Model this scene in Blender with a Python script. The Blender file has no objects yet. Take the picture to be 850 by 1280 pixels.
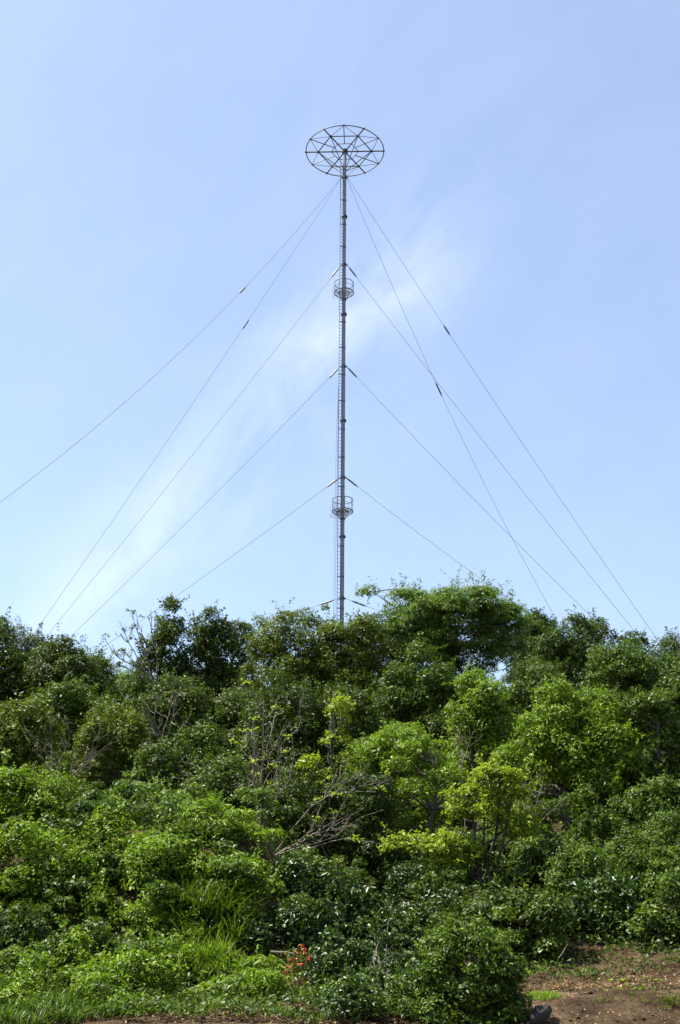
import bpy, math
import numpy as np
from mathutils import Vector, Matrix

S = bpy.context.scene
COL = S.collection
R = math.radians

# ------------------------------------------------------------------ camera
PW, PH, F = 850.0, 1280.0, 1500.0          # photograph size and focal length in its pixels
PITCH, ROLL, EYE = R(22.0), R(0.42), Vector((0.0, 0.0, 1.6))
cam_d = bpy.data.cameras.new('camera')
cam = bpy.data.objects.new('camera', cam_d)
COL.objects.link(cam)
cam_d.sensor_fit = 'VERTICAL'
cam_d.sensor_height = 36.0
cam_d.lens = 36.0 * F / PH
cam_d.clip_end = 20000.0
CAMR = Matrix.Rotation(math.pi / 2 + PITCH, 4, 'X') @ Matrix.Rotation(ROLL, 4, 'Z')
cam.matrix_world = Matrix.Translation(EYE) @ CAMR
S.camera = cam
S.render.resolution_x, S.render.resolution_y = 680, 1024
C3 = CAMR.to_3x3()


def unproj(u, v, Y):
    """point of the place seen at photo pixel (u, v), at distance Y up the slope"""
    d = C3 @ Vector(((u - PW / 2) / F, -(v - PH / 2) / F, -1.0))
    k = (Y - EYE.y) / d.y
    return EYE + d * k


# ------------------------------------------------------------------ sky and sun
SUN_DIR = Vector((-0.45, 0.05, 0.88)).normalized()      # towards the sun: high, from the left
SUN_EL = math.asin(SUN_DIR.z)
SUN_AZ = math.atan2(SUN_DIR.x, SUN_DIR.y)
W = bpy.data.worlds.new('World')
S.world = W
W.use_nodes = True
nt = W.node_tree
nt.nodes.clear()


def N(tree, typ, **kw):
    n = tree.nodes.new(typ)
    for k, v in kw.items():
        setattr(n, k, v)
    return n


out = N(nt, 'ShaderNodeOutputWorld')
bg = N(nt, 'ShaderNodeBackground')
bg.inputs['Strength'].default_value = 0.074
sky = N(nt, 'ShaderNodeTexSky', sky_type='NISHITA')
sky.sun_disc = False
sky.sun_elevation = SUN_EL
sky.sun_rotation = SUN_AZ
sky.altitude = 50
sky.air_density = 1.0
sky.dust_density = 0.9
sky.ozone_density = 1.0
# thin cirrus: a streaked noise over the sky directions, densest along one band
tc = N(nt, 'ShaderNodeTexCoord')
pa, pb = (unproj(560, 255, 1) - EYE).normalized(), (unproj(190, 680, 1) - EYE).normalized()
axis = pa.cross(pb).normalized()                         # normal of the band's great circle
along = (pb - pa).normalized()
third = axis.cross(along).normalized()


def dot(vec):
    n = N(nt, 'ShaderNodeVectorMath', operation='DOT_PRODUCT')
    nt.links.new(tc.outputs['Generated'], n.inputs[0])
    n.inputs[1].default_value = vec
    return n.outputs['Value']


def math_node(op, a, b=None, clamp=False, tree=None):
    t = tree or nt
    n = N(t, 'ShaderNodeMath', operation=op)
    n.use_clamp = clamp
    for i, x in enumerate((a, b)):
        if x is None:
            continue
        if isinstance(x, (int, float)):
            n.inputs[i].default_value = x
        else:
            t.links.new(x, n.inputs[i])
    return n.outputs[0]


comb = N(nt, 'ShaderNodeCombineXYZ')
nt.links.new(math_node('MULTIPLY', dot(axis), 5.0), comb.inputs[0])
nt.links.new(math_node('MULTIPLY', dot(along), 2.4), comb.inputs[1])
nt.links.new(math_node('MULTIPLY', dot(third), 2.4), comb.inputs[2])
nz = N(nt, 'ShaderNodeTexNoise')
nz.inputs['Scale'].default_value = 2.9
nz.inputs['Detail'].default_value = 8.0
nz.inputs['Roughness'].default_value = 0.58
nz.inputs['Distortion'].default_value = 0.35
nt.links.new(comb.outputs[0], nz.inputs['Vector'])
nz2 = N(nt, 'ShaderNodeTexNoise')
nz2.inputs['Scale'].default_value = 3.2
nz2.inputs['Detail'].default_value = 3.0
nt.links.new(tc.outputs['Generated'], nz2.inputs['Vector'])
wob = math_node('MULTIPLY', math_node('SUBTRACT', nz2.outputs['Fac'], 0.5), 0.16)
off = math_node('ABSOLUTE', math_node('ADD', dot(axis), wob))
band = math_node('SUBTRACT', 1.0, math_node('DIVIDE', off, 0.072), clamp=True)
band = math_node('POWER', band, 1.3)
fa, fb = [(unproj(u, v, 1) - EYE).normalized().dot(along) for u, v in ((640, 170), (470, 360))]
for lo_, hi_ in ((fa, fb), ((pb.dot(along) + .22), pb.dot(along) - .02)):
    fm = N(nt, 'ShaderNodeMapRange', interpolation_type='SMOOTHSTEP')
    fm.inputs['From Min'].default_value = lo_
    fm.inputs['From Max'].default_value = hi_
    nt.links.new(dot(along), fm.inputs['Value'])
    band = math_node('MULTIPLY', band, fm.outputs[0])
wisps = N(nt, 'ShaderNodeMapRange')
wisps.inputs['From Min'].default_value = 0.36
wisps.inputs['From Max'].default_value = 0.72
nt.links.new(nz.outputs['Fac'], wisps.inputs['Value'])
cloud = math_node('ADD', math_node('MULTIPLY', band, math_node('MULTIPLY', wisps.outputs[0], 0.29)),
                  math_node('ADD', math_node('MULTIPLY', wisps.outputs[0], 0.04), 0.12), clamp=True)
mix = N(nt, 'ShaderNodeMix', data_type='RGBA')
nt.links.new(cloud, mix.inputs['Factor'])
nt.links.new(sky.outputs['Color'], mix.inputs['A'])
mix.inputs['B'].default_value = (6.1, 6.6, 7.9, 1)
nt.links.new(mix.outputs['Result'], bg.inputs['Color'])
nt.links.new(bg.outputs[0], out.inputs['Surface'])

sun_d = bpy.data.lights.new('sun', 'SUN')
sun_d.energy = 5.0
sun_d.angle = R(0.53)
sun_d.color = (1.0, 0.95, 0.86)
sun = bpy.data.objects.new('sun', sun_d)
COL.objects.link(sun)
sun.rotation_euler = SUN_DIR.to_track_quat('Z', 'Y').to_euler()

S.view_settings.view_transform = 'Standard'
S.view_settings.look = 'None'
S.view_settings.exposure = 1.66
S.view_settings.gamma = 1.0
S.cycles.max_bounces = 6
S.cycles.diffuse_bounces = 3
S.cycles.glossy_bounces = 2
S.cycles.transmission_bounces = 4


# ------------------------------------------------------------------ materials
def new_mat(name):
    m = bpy.data.materials.new(name)
    m.use_nodes = True
    t = m.node_tree
    return m, t, t.nodes['Principled BSDF'], t.nodes['Material Output']


def ramp(t, fac, stops):
    r = N(t, 'ShaderNodeValToRGB')
    e = r.color_ramp.elements
    e[0].position, e[0].color = stops[0][0], (*stops[0][1], 1)
    e[1].position, e[1].color = stops[-1][0], (*stops[-1][1], 1)
    for p, c in stops[1:-1]:
        x = e.new(p)
        x.color = (*c, 1)
    t.links.new(fac, r.inputs['Fac'])
    return r.outputs['Color']


def noise(t, scale, detail=4.0, rough=0.55, coord='Object', stretch=None):
    c = N(t, 'ShaderNodeTexCoord')
    n = N(t, 'ShaderNodeTexNoise')
    n.inputs['Scale'].default_value = scale
    n.inputs['Detail'].default_value = detail
    n.inputs['Roughness'].default_value = rough
    v = c.outputs[coord]
    if stretch:
        mp = N(t, 'ShaderNodeMapping')
        mp.inputs['Scale'].default_value = stretch
        t.links.new(v, mp.inputs['Vector'])
        v = mp.outputs[0]
    t.links.new(v, n.inputs['Vector'])
    return n.outputs['Fac']


def leaf_mat(name, stops, trans=0.36, rough=0.48, spec=0.18, glow=(1.15, 1.25, 0.5)):
    m, t, p, o = new_mat(name)
    a = N(t, 'ShaderNodeAttribute', attribute_name='leaf_tone')
    col = ramp(t, a.outputs['Fac'], stops)
    t.links.new(col, p.inputs['Base Color'])
    p.inputs['Roughness'].default_value = rough
    p.inputs['Specular IOR Level'].default_value = spec
    tr = N(t, 'ShaderNodeBsdfTranslucent')
    mul = N(t, 'ShaderNodeMix', data_type='RGBA', blend_type='MULTIPLY')
    mul.inputs['Factor'].default_value = 1.0
    t.links.new(col, mul.inputs['A'])
    mul.inputs['B'].default_value = (*glow, 1)
    t.links.new(mul.outputs['Result'], tr.inputs['Color'])
    ms = N(t, 'ShaderNodeMixShader')
    ms.inputs[0].default_value = trans
    t.links.new(p.outputs[0], ms.inputs[1])
    t.links.new(tr.outputs[0], ms.inputs[2])
    t.links.new(ms.outputs[0], o.inputs['Surface'])
    return m


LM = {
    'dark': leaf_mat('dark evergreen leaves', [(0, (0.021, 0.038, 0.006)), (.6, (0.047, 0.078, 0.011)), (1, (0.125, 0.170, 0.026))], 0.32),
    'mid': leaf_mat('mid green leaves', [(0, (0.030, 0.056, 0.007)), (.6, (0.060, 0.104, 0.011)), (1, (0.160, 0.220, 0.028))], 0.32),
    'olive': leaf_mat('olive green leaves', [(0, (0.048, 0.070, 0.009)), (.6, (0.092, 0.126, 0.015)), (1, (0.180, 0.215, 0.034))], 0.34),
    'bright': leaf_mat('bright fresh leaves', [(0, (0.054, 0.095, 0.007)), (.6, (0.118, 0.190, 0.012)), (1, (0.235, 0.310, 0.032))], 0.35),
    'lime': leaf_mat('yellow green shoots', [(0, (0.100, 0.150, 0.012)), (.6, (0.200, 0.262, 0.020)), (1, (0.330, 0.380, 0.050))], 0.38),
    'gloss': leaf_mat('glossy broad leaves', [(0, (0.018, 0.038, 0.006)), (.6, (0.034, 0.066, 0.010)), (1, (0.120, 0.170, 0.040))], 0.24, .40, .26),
    'feather': leaf_mat('feathery pale leaves', [(0, (0.048, 0.089, 0.019)), (.6, (0.112, 0.176, 0.030)), (1, (0.190, 0.265, 0.062))], 0.40),
    'straw': leaf_mat('dry straw', [(0, (0.102, 0.064, 0.027)), (.6, (0.196, 0.128, 0.060)), (1, (0.306, 0.230, 0.119))], 0.11, .8, .2, (1, 1, .9)),
    'red': leaf_mat('red blossom', [(0, (0.357, 0.043, 0.021)), (1, (0.527, 0.102, 0.043))], 0.22, .5, .3, (1, .8, .7)),
}


def bark_mat(name, a, b):
    m, t, p, o = new_mat(name)
    t.links.new(ramp(t, noise(t, 3.0, 6, .65, stretch=(3, 3, .6)), [(.3, a), (.7, b)]), p.inputs['Base Color'])
    p.inputs['Roughness'].default_value = 0.9
    bmp = N(t, 'ShaderNodeBump')
    bmp.inputs['Strength'].default_value = .5
    bmp.inputs['Distance'].default_value = .03
    t.links.new(noise(t, 14, 5, .6, stretch=(3, 3, .5)), bmp.inputs['Height'])
    t.links.new(bmp.outputs[0], p.inputs['Normal'])
    return m


BARK = bark_mat('brown bark', (.028, .022, .016), (.075, .06, .045))
PALE = bark_mat('pale dead bark', (.07, .058, .043), (.17, .145, .112))
GREYTWIG = bark_mat('grey brown twigs', (.05, .042, .032), (.13, .11, .085))


def metal_mat(name, a, b, metallic, rough):
    m, t, p, o = new_mat(name)
    t.links.new(ramp(t, noise(t, 2.2, 6, .7, stretch=(2, 2, .35)), [(.32, a), (.68, b)]), p.inputs['Base Color'])
    p.inputs['Metallic'].default_value = metallic
    p.inputs['Roughness'].default_value = rough
    return m


STEEL = metal_mat('galvanised steel', (.165, .18, .205), (.26, .28, .31), .15, .7)
STEELD = metal_mat('weathered steel fittings', (.045, .05, .058), (.085, .092, .105), .3, .6)
WIRE = metal_mat('steel rope', (.07, .078, .09), (.11, .12, .135), .0, .85)
INSULD = metal_mat('dark insulator body', (.07, .07, .075), (.13, .13, .135), 0, .6)
INSUL = metal_mat('grey insulator body', (.15, .14, .13), (.24, .225, .21), 0, .5)


def soil_mat():
    m, t, p, o = new_mat('bare brown soil')
    c1 = ramp(t, noise(t, .9, 9, .68), [(.32, (.018, .0115, .006)), (.5, (.048, .032, .018)), (.70, (.105, .076, .046))])
    c2 = ramp(t, noise(t, 9, 7, .7), [(.36, (.45, .42, .40)), (.62, (1.25, 1.2, 1.12))])
    mul = N(t, 'ShaderNodeMix', data_type='RGBA', blend_type='MULTIPLY')
    mul.inputs['Factor'].default_value = .85
    t.links.new(c1, mul.inputs['A'])
    t.links.new(c2, mul.inputs['B'])
    # pale dry crumbs
    vo = N(t, 'ShaderNodeTexVoronoi')
    vo.inputs['Scale'].default_value = 11
    tcn = N(t, 'ShaderNodeTexCoord')
    t.links.new(tcn.outputs['Object'], vo.inputs['Vector'])
    mask = math_node('MULTIPLY', math_node('LESS_THAN', vo.outputs['Distance'], .16, tree=t),
                     math_node('GREATER_THAN', noise(t, 2.2, 3), .52, tree=t), tree=t)
    mx = N(t, 'ShaderNodeMix', data_type='RGBA')
    t.links.new(mask, mx.inputs['Factor'])
    t.links.new(mul.outputs['Result'], mx.inputs['A'])
    mx.inputs['B'].default_value = (.30, .23, .14, 1)
    t.links.new(mx.outputs['Result'], p.inputs['Base Color'])
    p.inputs['Roughness'].default_value = .95
    p.inputs['Specular IOR Level'].default_value = .08
    b = N(t, 'ShaderNodeBump')
    b.inputs['Strength'].default_value = .9
    b.inputs['Distance'].default_value = .06
    t.links.new(noise(t, 6, 9, .72), b.inputs['Height'])
    t.links.new(b.outputs[0], p.inputs['Normal'])
    return m


SOIL = soil_mat()


# ------------------------------------------------------------------ mesh helpers
def link(name, me, parent=None, mat=None):
    o = bpy.data.objects.new(name, me)
    COL.objects.link(o)
    if mat is not None and me is not None:
        me.materials.append(mat)
    if parent is not None:
        o.parent = parent
    return o


def empty(name, loc, label, cat, group=None):
    o = bpy.data.objects.new(name, None)
    COL.objects.link(o)
    o.location = loc
    o.empty_display_size = .3
    tag(o, label, cat, group)
    return o


def tag(o, label, cat, group=None):
    o['label'] = label
    o['category'] = cat
    if group:
        o['group'] = group
    return o


def tri_mesh(name, V, T, tone=None, smooth=False):
    me = bpy.data.meshes.new(name)
    V = np.ascontiguousarray(V, dtype=np.float32)
    T = np.ascontiguousarray(T, dtype=np.int32)
    me.vertices.add(len(V))
    me.vertices.foreach_set('co', V.ravel())
    me.loops.add(T.size)
    me.loops.foreach_set('vertex_index', T.ravel())
    me.polygons.add(len(T))
    me.polygons.foreach_set('loop_start', np.arange(0, T.size, T.shape[1], dtype=np.int32))
    if smooth:
        me.polygons.foreach_set('use_smooth', np.ones(len(T), dtype=bool))
    if tone is not None:
        a = me.attributes.new('leaf_tone', 'FLOAT', 'POINT')
        a.data.foreach_set('value', np.ascontiguousarray(tone, dtype=np.float32))
    me.update(calc_edges=True)
    return me


class Tubes:
    """collects tapered round bars; build() makes them ONE mesh"""

    def __init__(self):
        self.V, self.Q, self.n = [], [], 0

    def path(self, pts, rad, sides=6, closed=False):
        P = np.array(pts, dtype=float)
        k = len(P)
        rad = np.full(k, rad, float) if np.isscalar(rad) else np.array(rad, float)
        if closed:
            T = np.roll(P, -1, 0) - np.roll(P, 1, 0)
        else:
            T = np.gradient(P, axis=0)
        T /= np.linalg.norm(T, axis=1)[:, None] + 1e-9
        ref = np.array([0, 0, 1.0]) if abs(T[:, 2]).mean() < .8 else np.array([1.0, 0, 0])
        A = np.cross(T, ref)
        A /= np.linalg.norm(A, axis=1)[:, None] + 1e-9
        B = np.cross(T, A)
        th = np.arange(sides) * 2 * math.pi / sides
        ring = P[:, None, :] + rad[:, None, None] * (np.cos(th)[None, :, None] * A[:, None, :] + np.sin(th)[None, :, None] * B[:, None, :])
        self.V.append(ring.reshape(-1, 3))
        i = np.arange(k if closed else k - 1)[:, None]
        j = np.arange(sides)[None, :]
        a = self.n + i * sides + j
        b = self.n + i * sides + (j + 1) % sides
        i2 = (i + 1) % k
        c = self.n + i2 * sides + (j + 1) % sides
        d = self.n + i2 * sides + j
        self.Q.append(np.stack([a, b, c, d], -1).reshape(-1, 4))
        self.n += k * sides
        if not closed and sides >= 3:                     # end caps as fans of quads (degenerate-free)
            for flip in (True, False):
                c0 = P[0] if flip else P[-1]
                rim = ring[0] if flip else ring[-1]           # a rim of its own keeps the edge of the cap sharp
                self.V.append(np.concatenate([c0[None, :], rim]))
                ci = self.n
                self.n += 1 + sides
                idx = ci + 1 + np.arange(sides)
                nx = ci + 1 + (np.arange(sides) + 1) % sides
                tri = np.stack([np.full(sides, ci), nx, idx, idx], -1) if flip else np.stack([np.full(sides, ci), idx, nx, nx], -1)
                self.caps = getattr(self, 'caps', [])
                self.caps.append(tri[:, :3])
        return self

    def bar(self, a, b, r, sides=6, r2=None):
        return self.path([a, b], [r, r if r2 is None else r2], sides)

    def mesh(self, name, smooth=True):
        me = bpy.data.meshes.new(name)
        V = np.concatenate(self.V)
        Q = np.concatenate(self.Q)
        tris = [Q[:, [0, 1, 2]], Q[:, [0, 2, 3]]] + getattr(self, 'caps', [])
        return tri_mesh(name, V, np.concatenate(tris), None, smooth)

    def build(self, name, mat, parent=None, smooth=True):
        return link(name, self.mesh(name, smooth), parent, mat)


def unit(a):
    return a / (np.linalg.norm(a, axis=-1, keepdims=True) + 1e-9)


def leaf_arrays(P, Nn, L, Wd, rng, tone, fold=.25, droop=0.25, far=False):
    """one folded pointed blade per row: 4 points, 2 triangles"""
    n = len(P)
    r = rng.normal(size=(n, 3))
    T = unit(np.cross(Nn, r))
    T[:, 2] -= droop
    T = unit(T)
    B = unit(np.cross(Nn, T))
    U = np.cross(T, B)
    sc = rng.uniform(.65, 1.3, n)[:, None]
    l, w = L * sc, Wd * sc
    if far:                                               # far leaves: one pointed triangle
        V = np.stack([P - T * l * .45 + B * w * .5, P - T * l * .25 - B * w * .5, P + T * l * .55], 1)
        return V.reshape(-1, 3), np.arange(n * 3).reshape(-1, 3), np.repeat(tone, 3)
    mid = .42
    V = np.empty((n, 4, 3))
    V[:, 0] = P - T * l * .5
    V[:, 1] = P + T * l * (mid - .5) + B * w * .5 + U * w * fold
    V[:, 2] = P + T * l * .5
    V[:, 3] = P + T * l * (mid - .5) - B * w * .5 + U * w * fold
    base = np.arange(n)[:, None] * 4
    Tr = np.concatenate([base + np.array([[0, 1, 2]]), base + np.array([[0, 2, 3]])])
    return V.reshape(-1, 3), Tr, np.repeat(tone, 4)


def merge(parts):
    V, T, A, n = [], [], [], 0
    for v, t, a in parts:
        V.append(v)
        T.append(t + n)
        A.append(a)
        n += len(v)
    return np.concatenate(V), np.concatenate(T), np.concatenate(A)


# ------------------------------------------------------------------ the ground
PROF = np.array([(-4000, 0), (0, 0), (13, 0), (19, .30), (22.5, .80), (24.5, 1.22), (26, 1.48), (29, 1.85), (30, 2.15), (32, 3.1), (34, 4.0), (36, 4.6),
                 (40, 5.3), (46, 6.5), (52, 8.2), (58, 10.4), (64, 13.0), (72, 16.0), (80, 18.0), (90, 18.5), (130, 18), (300, 5), (600, 0), (6000, -2)])


def vnoise(x, y, f, seed):
    """cheap smooth value noise"""
    x, y = np.asarray(x, float) * f + seed * 17.3, np.asarray(y, float) * f + seed * 5.1
    return (np.sin(x * 1.3 + 1.7 * np.sin(y * .9 + seed)) + np.sin(y * 1.7 + 1.3 * np.sin(x * 1.1 - seed)) + np.sin((x + y) * .8 + seed * 2)) / 3


def ground_z(x, y):
    x, y = np.asarray(x, float), np.asarray(y, float)
    z = np.interp(y, PROF[:, 0], PROF[:, 1])
    fade = np.clip((260 - np.abs(x)) / 160, 0, 1)
    fade = fade * fade * (3 - 2 * fade)
    near = np.clip((y - 13) / 8, 0, 1) * np.clip((150 - y) / 40, 0, 1)
    z = z * fade + near * (vnoise(x, y, .35, 1) * .16 + vnoise(x, y, .95, 2) * .07 * np.clip((y - 20) / 5, 0, 1))
    # a leafy spur stands proud on the left, an added gully is sunk up the middle to deepen its shade
    sm = lambda t: np.clip(t, 0, 1) ** 2 * (3 - 2 * np.clip(t, 0, 1))
    z = z + 1.7 * sm((-.9 - x) / 1.9) * sm((y - 29) / 5) * sm((50 - y) / 9)
    z = z - 1.5 * np.exp(-((x - 1.5) / 1.7) ** 2) * sm((y - 29.5) / 4) * sm((48 - y) / 8)
    # the cut bank of bare soil low on the right: a swollen lip with a shallow shelf behind
    lip = np.exp(-((y - 25.1 - .06 * (x - 6)) / .95) ** 2) * np.clip((x - 3.2) / 2.5, 0, 1) * np.clip((14 - x) / 4, 0, 1)
    z = z + lip * (.36 + .10 * vnoise(x, y * .35, 2.6, 6) + .05 * vnoise(x, y * .3, 6.1, 8))
    z = z + np.clip((x - 5.0) / 4, 0, 1) * np.clip((y - 24.5) / 3, 0, 1) * np.clip((34 - y) / 4, 0, 1) * .34
    rough = np.clip((y - 20) / 3, 0, 1) * np.clip((38 - y) / 6, 0, 1)
    z = z + rough * (vnoise(x, y, 3.1, 3) * .035 + vnoise(x, y, 7.3, 4) * .018)
    return z


def axis_coords(lo, hi, step, far):
    c = np.arange(lo, hi + step * .5, step)
    g, left, right = step, [lo], [hi]
    while left[-1] > -far:
        g *= 1.35
        left.append(left[-1] - g)
        right.append(right[-1] + g)
    return np.concatenate([np.array(left[1:][::-1]), c, np.array(right[1:])])


gx = axis_coords(-16, 16, .22, 4000)
gy = np.concatenate([axis_coords(20, 36, .16, 4000)])
GX, GY = np.meshgrid(gx, gy)
GV = np.stack([GX, GY, ground_z(GX, GY)], -1).reshape(-1, 3)
nx = len(gx)
ii, jj = np.meshgrid(np.arange(len(gy) - 1), np.arange(nx - 1), indexing='ij')
q = (ii * nx + jj).ravel()
gm = tri_mesh('hillside_ground', GV, np.stack([q, q + 1, q + nx + 1, q + nx], -1), None, True)
ground = link('hillside_ground', gm, None, SOIL)
ground['kind'] = 'structure'
ground['label'] = 'brown soil hillside rising under the trees, bare on the cut bank at lower right'


def gz(x, y):
    return float(ground_z(x, y))


def slope_D(u, row):
    """distance at which the slope shows at photo row `row` in column u"""
    for D in np.arange(24.0, 70, .1):
        x = (u - PW / 2) / F * D * 1.02
        c = C3.transposed() @ (Vector((x, D, gz(x, D))) - EYE)
        if PH / 2 - F * c.y / -c.z <= row:
            return float(D)
    return 70.0


# ------------------------------------------------------------------ the mast
MY = 86.0
mref = unproj(428.2, 640, MY)
MX = mref.x


def mz(py):
    """height on the mast axis that shows at photo row py"""
    lo, hi = 0.0, 100.0
    for _ in range(50):
        m = (lo + hi) / 2
        c = C3.transposed() @ (Vector((MX, MY, m)) - EYE)
        v = PH / 2 - F * c.y / -c.z
        if v > py:
            lo = m
        else:
            hi = m
    return lo


MB = gz(MX, MY)
mast = empty('antenna_mast', (MX, MY, MB), 'tall slim grey steel antenna mast with a spoked ring on top, rising behind the treetops', 'antenna mast')


def ML(x, y, py):
    return (x, y, mz(py) - MB)


HUB = mz(189.5) - MB
PR = .150
pole = Tubes().path([(0, 0, -.3), (0, 0, HUB * .5), (0, 0, HUB + .12)], [PR * 1.06, PR, PR * .92], 16).build('pole', STEEL, mast)
for py in (271, 393, 526, 671):
    z = mz(py) - MB
    f = Tubes()
    f.path([(0, 0, z - .06), (0, 0, z + .06)], PR * 1.7, 16)
    for k in range(8):
        a = k * math.pi / 4
        f.bar((PR * 1.45 * math.cos(a), PR * 1.45 * math.sin(a), z - .11), (PR * 1.45 * math.cos(a), PR * 1.45 * math.sin(a), z + .11), .022, 5)
    f.build('flange', STEELD, mast)
# ladder on the left of the pole, a little towards the camera
LX, LY, LW = -.30, -.10, .115
LX, LY = -.255, -.12
ladder = Tubes().path([(LX - LW, LY, -.2), (LX - LW, LY, HUB - 1.5)], .028, 5).build('ladder', STEEL, mast)
Tubes().path([(LX + LW, LY, -.2), (LX + LW, LY, HUB - 1.5)], .028, 5).build('rail', STEEL, ladder)
rg = Tubes()
z = 0.1
while z < HUB - 1.6:
    rg.bar((LX - LW, LY, z), (LX + LW, LY, z), .018, 4)
    z += .30
ro = rg.build('rung', STEEL, ladder)
ro['kind'] = 'stuff'
for py in (251, 281, 309, 403, 435, 469, 502, 537, 572, 609, 683, 721, 761):
    z = mz(py) - MB
    c = Tubes()
    c.path([(0, 0, z - .035), (0, 0, z + .035)], PR * 1.12, 14)
    c.bar((LX + LW, LY, z), (-PR * .8, -.03, z), .028, 5)
    c.bar((LX - LW - .02, LY, z), (LX + LW + .02, LY, z), .035, 5)
    c.build('ladder_clamp', STEELD, mast)
for dx, top, bot in ((-.62, 486, 800), (-.50, 500, 800)):
    Tubes().path([(LX - LW - .03, LY, mz(top) - MB), (dx * .85, LY, mz(top + 60) - MB), (dx, LY, mz(700) - MB), (dx - .04, LY, .3)], .011, 5).build('cable', STEELD, mast)
COLLARS = {'top': 222, 'upper': 331, 'middle': 458, 'lower': 597, 'base': 748}
for nme, py in COLLARS.items():
    z = mz(py) - MB
    c = Tubes()
    c.path([(0, 0, z - .10), (0, 0, z + .10)], PR * 1.35, 16)
    for sx in (-1, 1):
        c.bar((sx * PR, 0, z), (sx * (PR + .16), 0, z - .03), .05, 6)
    c.build('guy_collar', STEELD, mast)


def platform(py_rail, py_deck, py_foot):
    zr, zd, zf = (mz(p) - MB for p in (py_rail, py_deck, py_foot))
    r = .80
    circ = lambda rr, z, a0=0, a1=2 * math.pi, n=40: [(rr * math.cos(a0 + (a1 - a0) * i / n), rr * math.sin(a0 + (a1 - a0) * i / n), z) for i in range(n)]
    pl = Tubes().path(circ(r, zd), .040, 6, True).build('work_platform', STEELD, mast)
    Tubes().path(circ(r, zr), .030, 6, True).build('guard_rail', STEELD, pl)
    Tubes().path(circ(r, (zr + zd) / 2 + .03), .020, 5, True).build('mid_rail', STEEL, pl)
    Tubes().path(circ(r * .55, zd), .030, 5, True).build('inner_ring', STEELD, pl)
    # deck grating: radial bars and rings with gaps, a real open grate
    g = Tubes()
    for k in range(28):
        a = k * 2 * math.pi / 28
        g.bar((PR * 1.3 * math.cos(a), PR * 1.3 * math.sin(a), zd + .02), (r * math.cos(a), r * math.sin(a), zd + .02), .016, 4)
    for rr in (.3, .42, .68):
        g.path(circ(rr, zd + .02, n=24), .012, 4, True)
    g.build('deck_grating', STEEL, pl)
    for k in range(8):
        a = R(12) + k * math.pi / 4
        x, y = r * math.cos(a), r * math.sin(a)
        Tubes().bar((x, y, zd - .06), (x, y, zr), .024, 5).build('post', STEEL, pl)
    for k in range(6):
        a = R(30) + k * math.pi / 3
        x, y = r * .9 * math.cos(a), r * .9 * math.sin(a)
        Tubes().bar((x, y, zd - .02), (PR * math.cos(a), PR * math.sin(a), zf), .032, 5).build('brace', STEEL, pl)
    Tubes().path([(0, 0, zf - .08), (0, 0, zf + .08)], PR * 1.25, 14).build('brace_collar', STEELD, pl)
    e = Tubes()
    x0 = -r - .12
    for y in (-.28, .12):
        e.path([(-r * .9, y, (zr + zd) / 2), (x0, y, (zr + zd) / 2), (x0, y, zd - .42), (-r * .55, y, zd - .50)], .018, 5)
    e.bar((x0, -.28, zd + .1), (x0, .12, zd + .1), .018, 5)
    e.bar((x0, -.28, zd - .4), (x0, .12, zd - .4), .018, 5)
    e.build('access_hoop', STEEL, pl)


platform(354.5, 366, 375)
platform(625, 639.5, 649)

# the spoked ring at the top
RR, ZT = 3.42, HUB
A0 = R(-2.0)


def rp(r, deg, z=ZT):
    a = A0 + R(deg)
    return (r * math.cos(a), r * math.sin(a), z)


ring = Tubes().path([rp(RR, i * 360 / 72) for i in range(72)], .044, 6, True).build('top_ring', STEELD, mast)
ring['label'] = 'wide open ring of spokes like a wheel lying flat at the mast head'
Tubes().path([(0, 0, ZT - .12), (0, 0, ZT + .16)], .26, 14).build('hub', STEELD, ring)
for k in range(6):
    a = 60 * k
    Tubes().bar(rp(.2, a), rp(RR, a), .060, 6).build('spoke', STEELD, ring)
    Tubes().path([rp(RR - .09, a), rp(RR + .09, a)], .075, 6).build('spoke_end', STEELD, ring)
    Tubes().bar(rp(1.05, a + 30), rp(RR, a + 30), .040, 5).build('half_spoke', STEELD, ring)
    Tubes().path([rp(RR - .07, a + 30), rp(RR + .07, a + 30)], .06, 6).build('spoke_end', STEELD, ring)
    Tubes().bar(rp(RR * .69, a), rp(RR * .69, a + 60), .050, 5).build('hexagon_bar', STEELD, ring)
    Tubes().bar(rp(RR * .69, a), rp(RR, a + 30), .024, 5).build('tie_rod', STEELD, ring)
    Tubes().bar(rp(RR * .69, a), rp(RR, a - 30), .024, 5).build('tie_rod', STEELD, ring)
    Tubes().bar(rp(1.2, a), rp(1.2, a + 60), .032, 5).build('inner_bar', STEELD, ring)
    Tubes().path([rp(RR * .69, a, ZT - .06), rp(RR * .69, a, ZT + .06)], .11, 8).build('joint_plate', STEELD, ring)
    Tubes().bar(rp(RR * .69, a), rp(PR, a, mz(213) - MB), .034, 5).build('strut', STEELD, ring)


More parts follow.
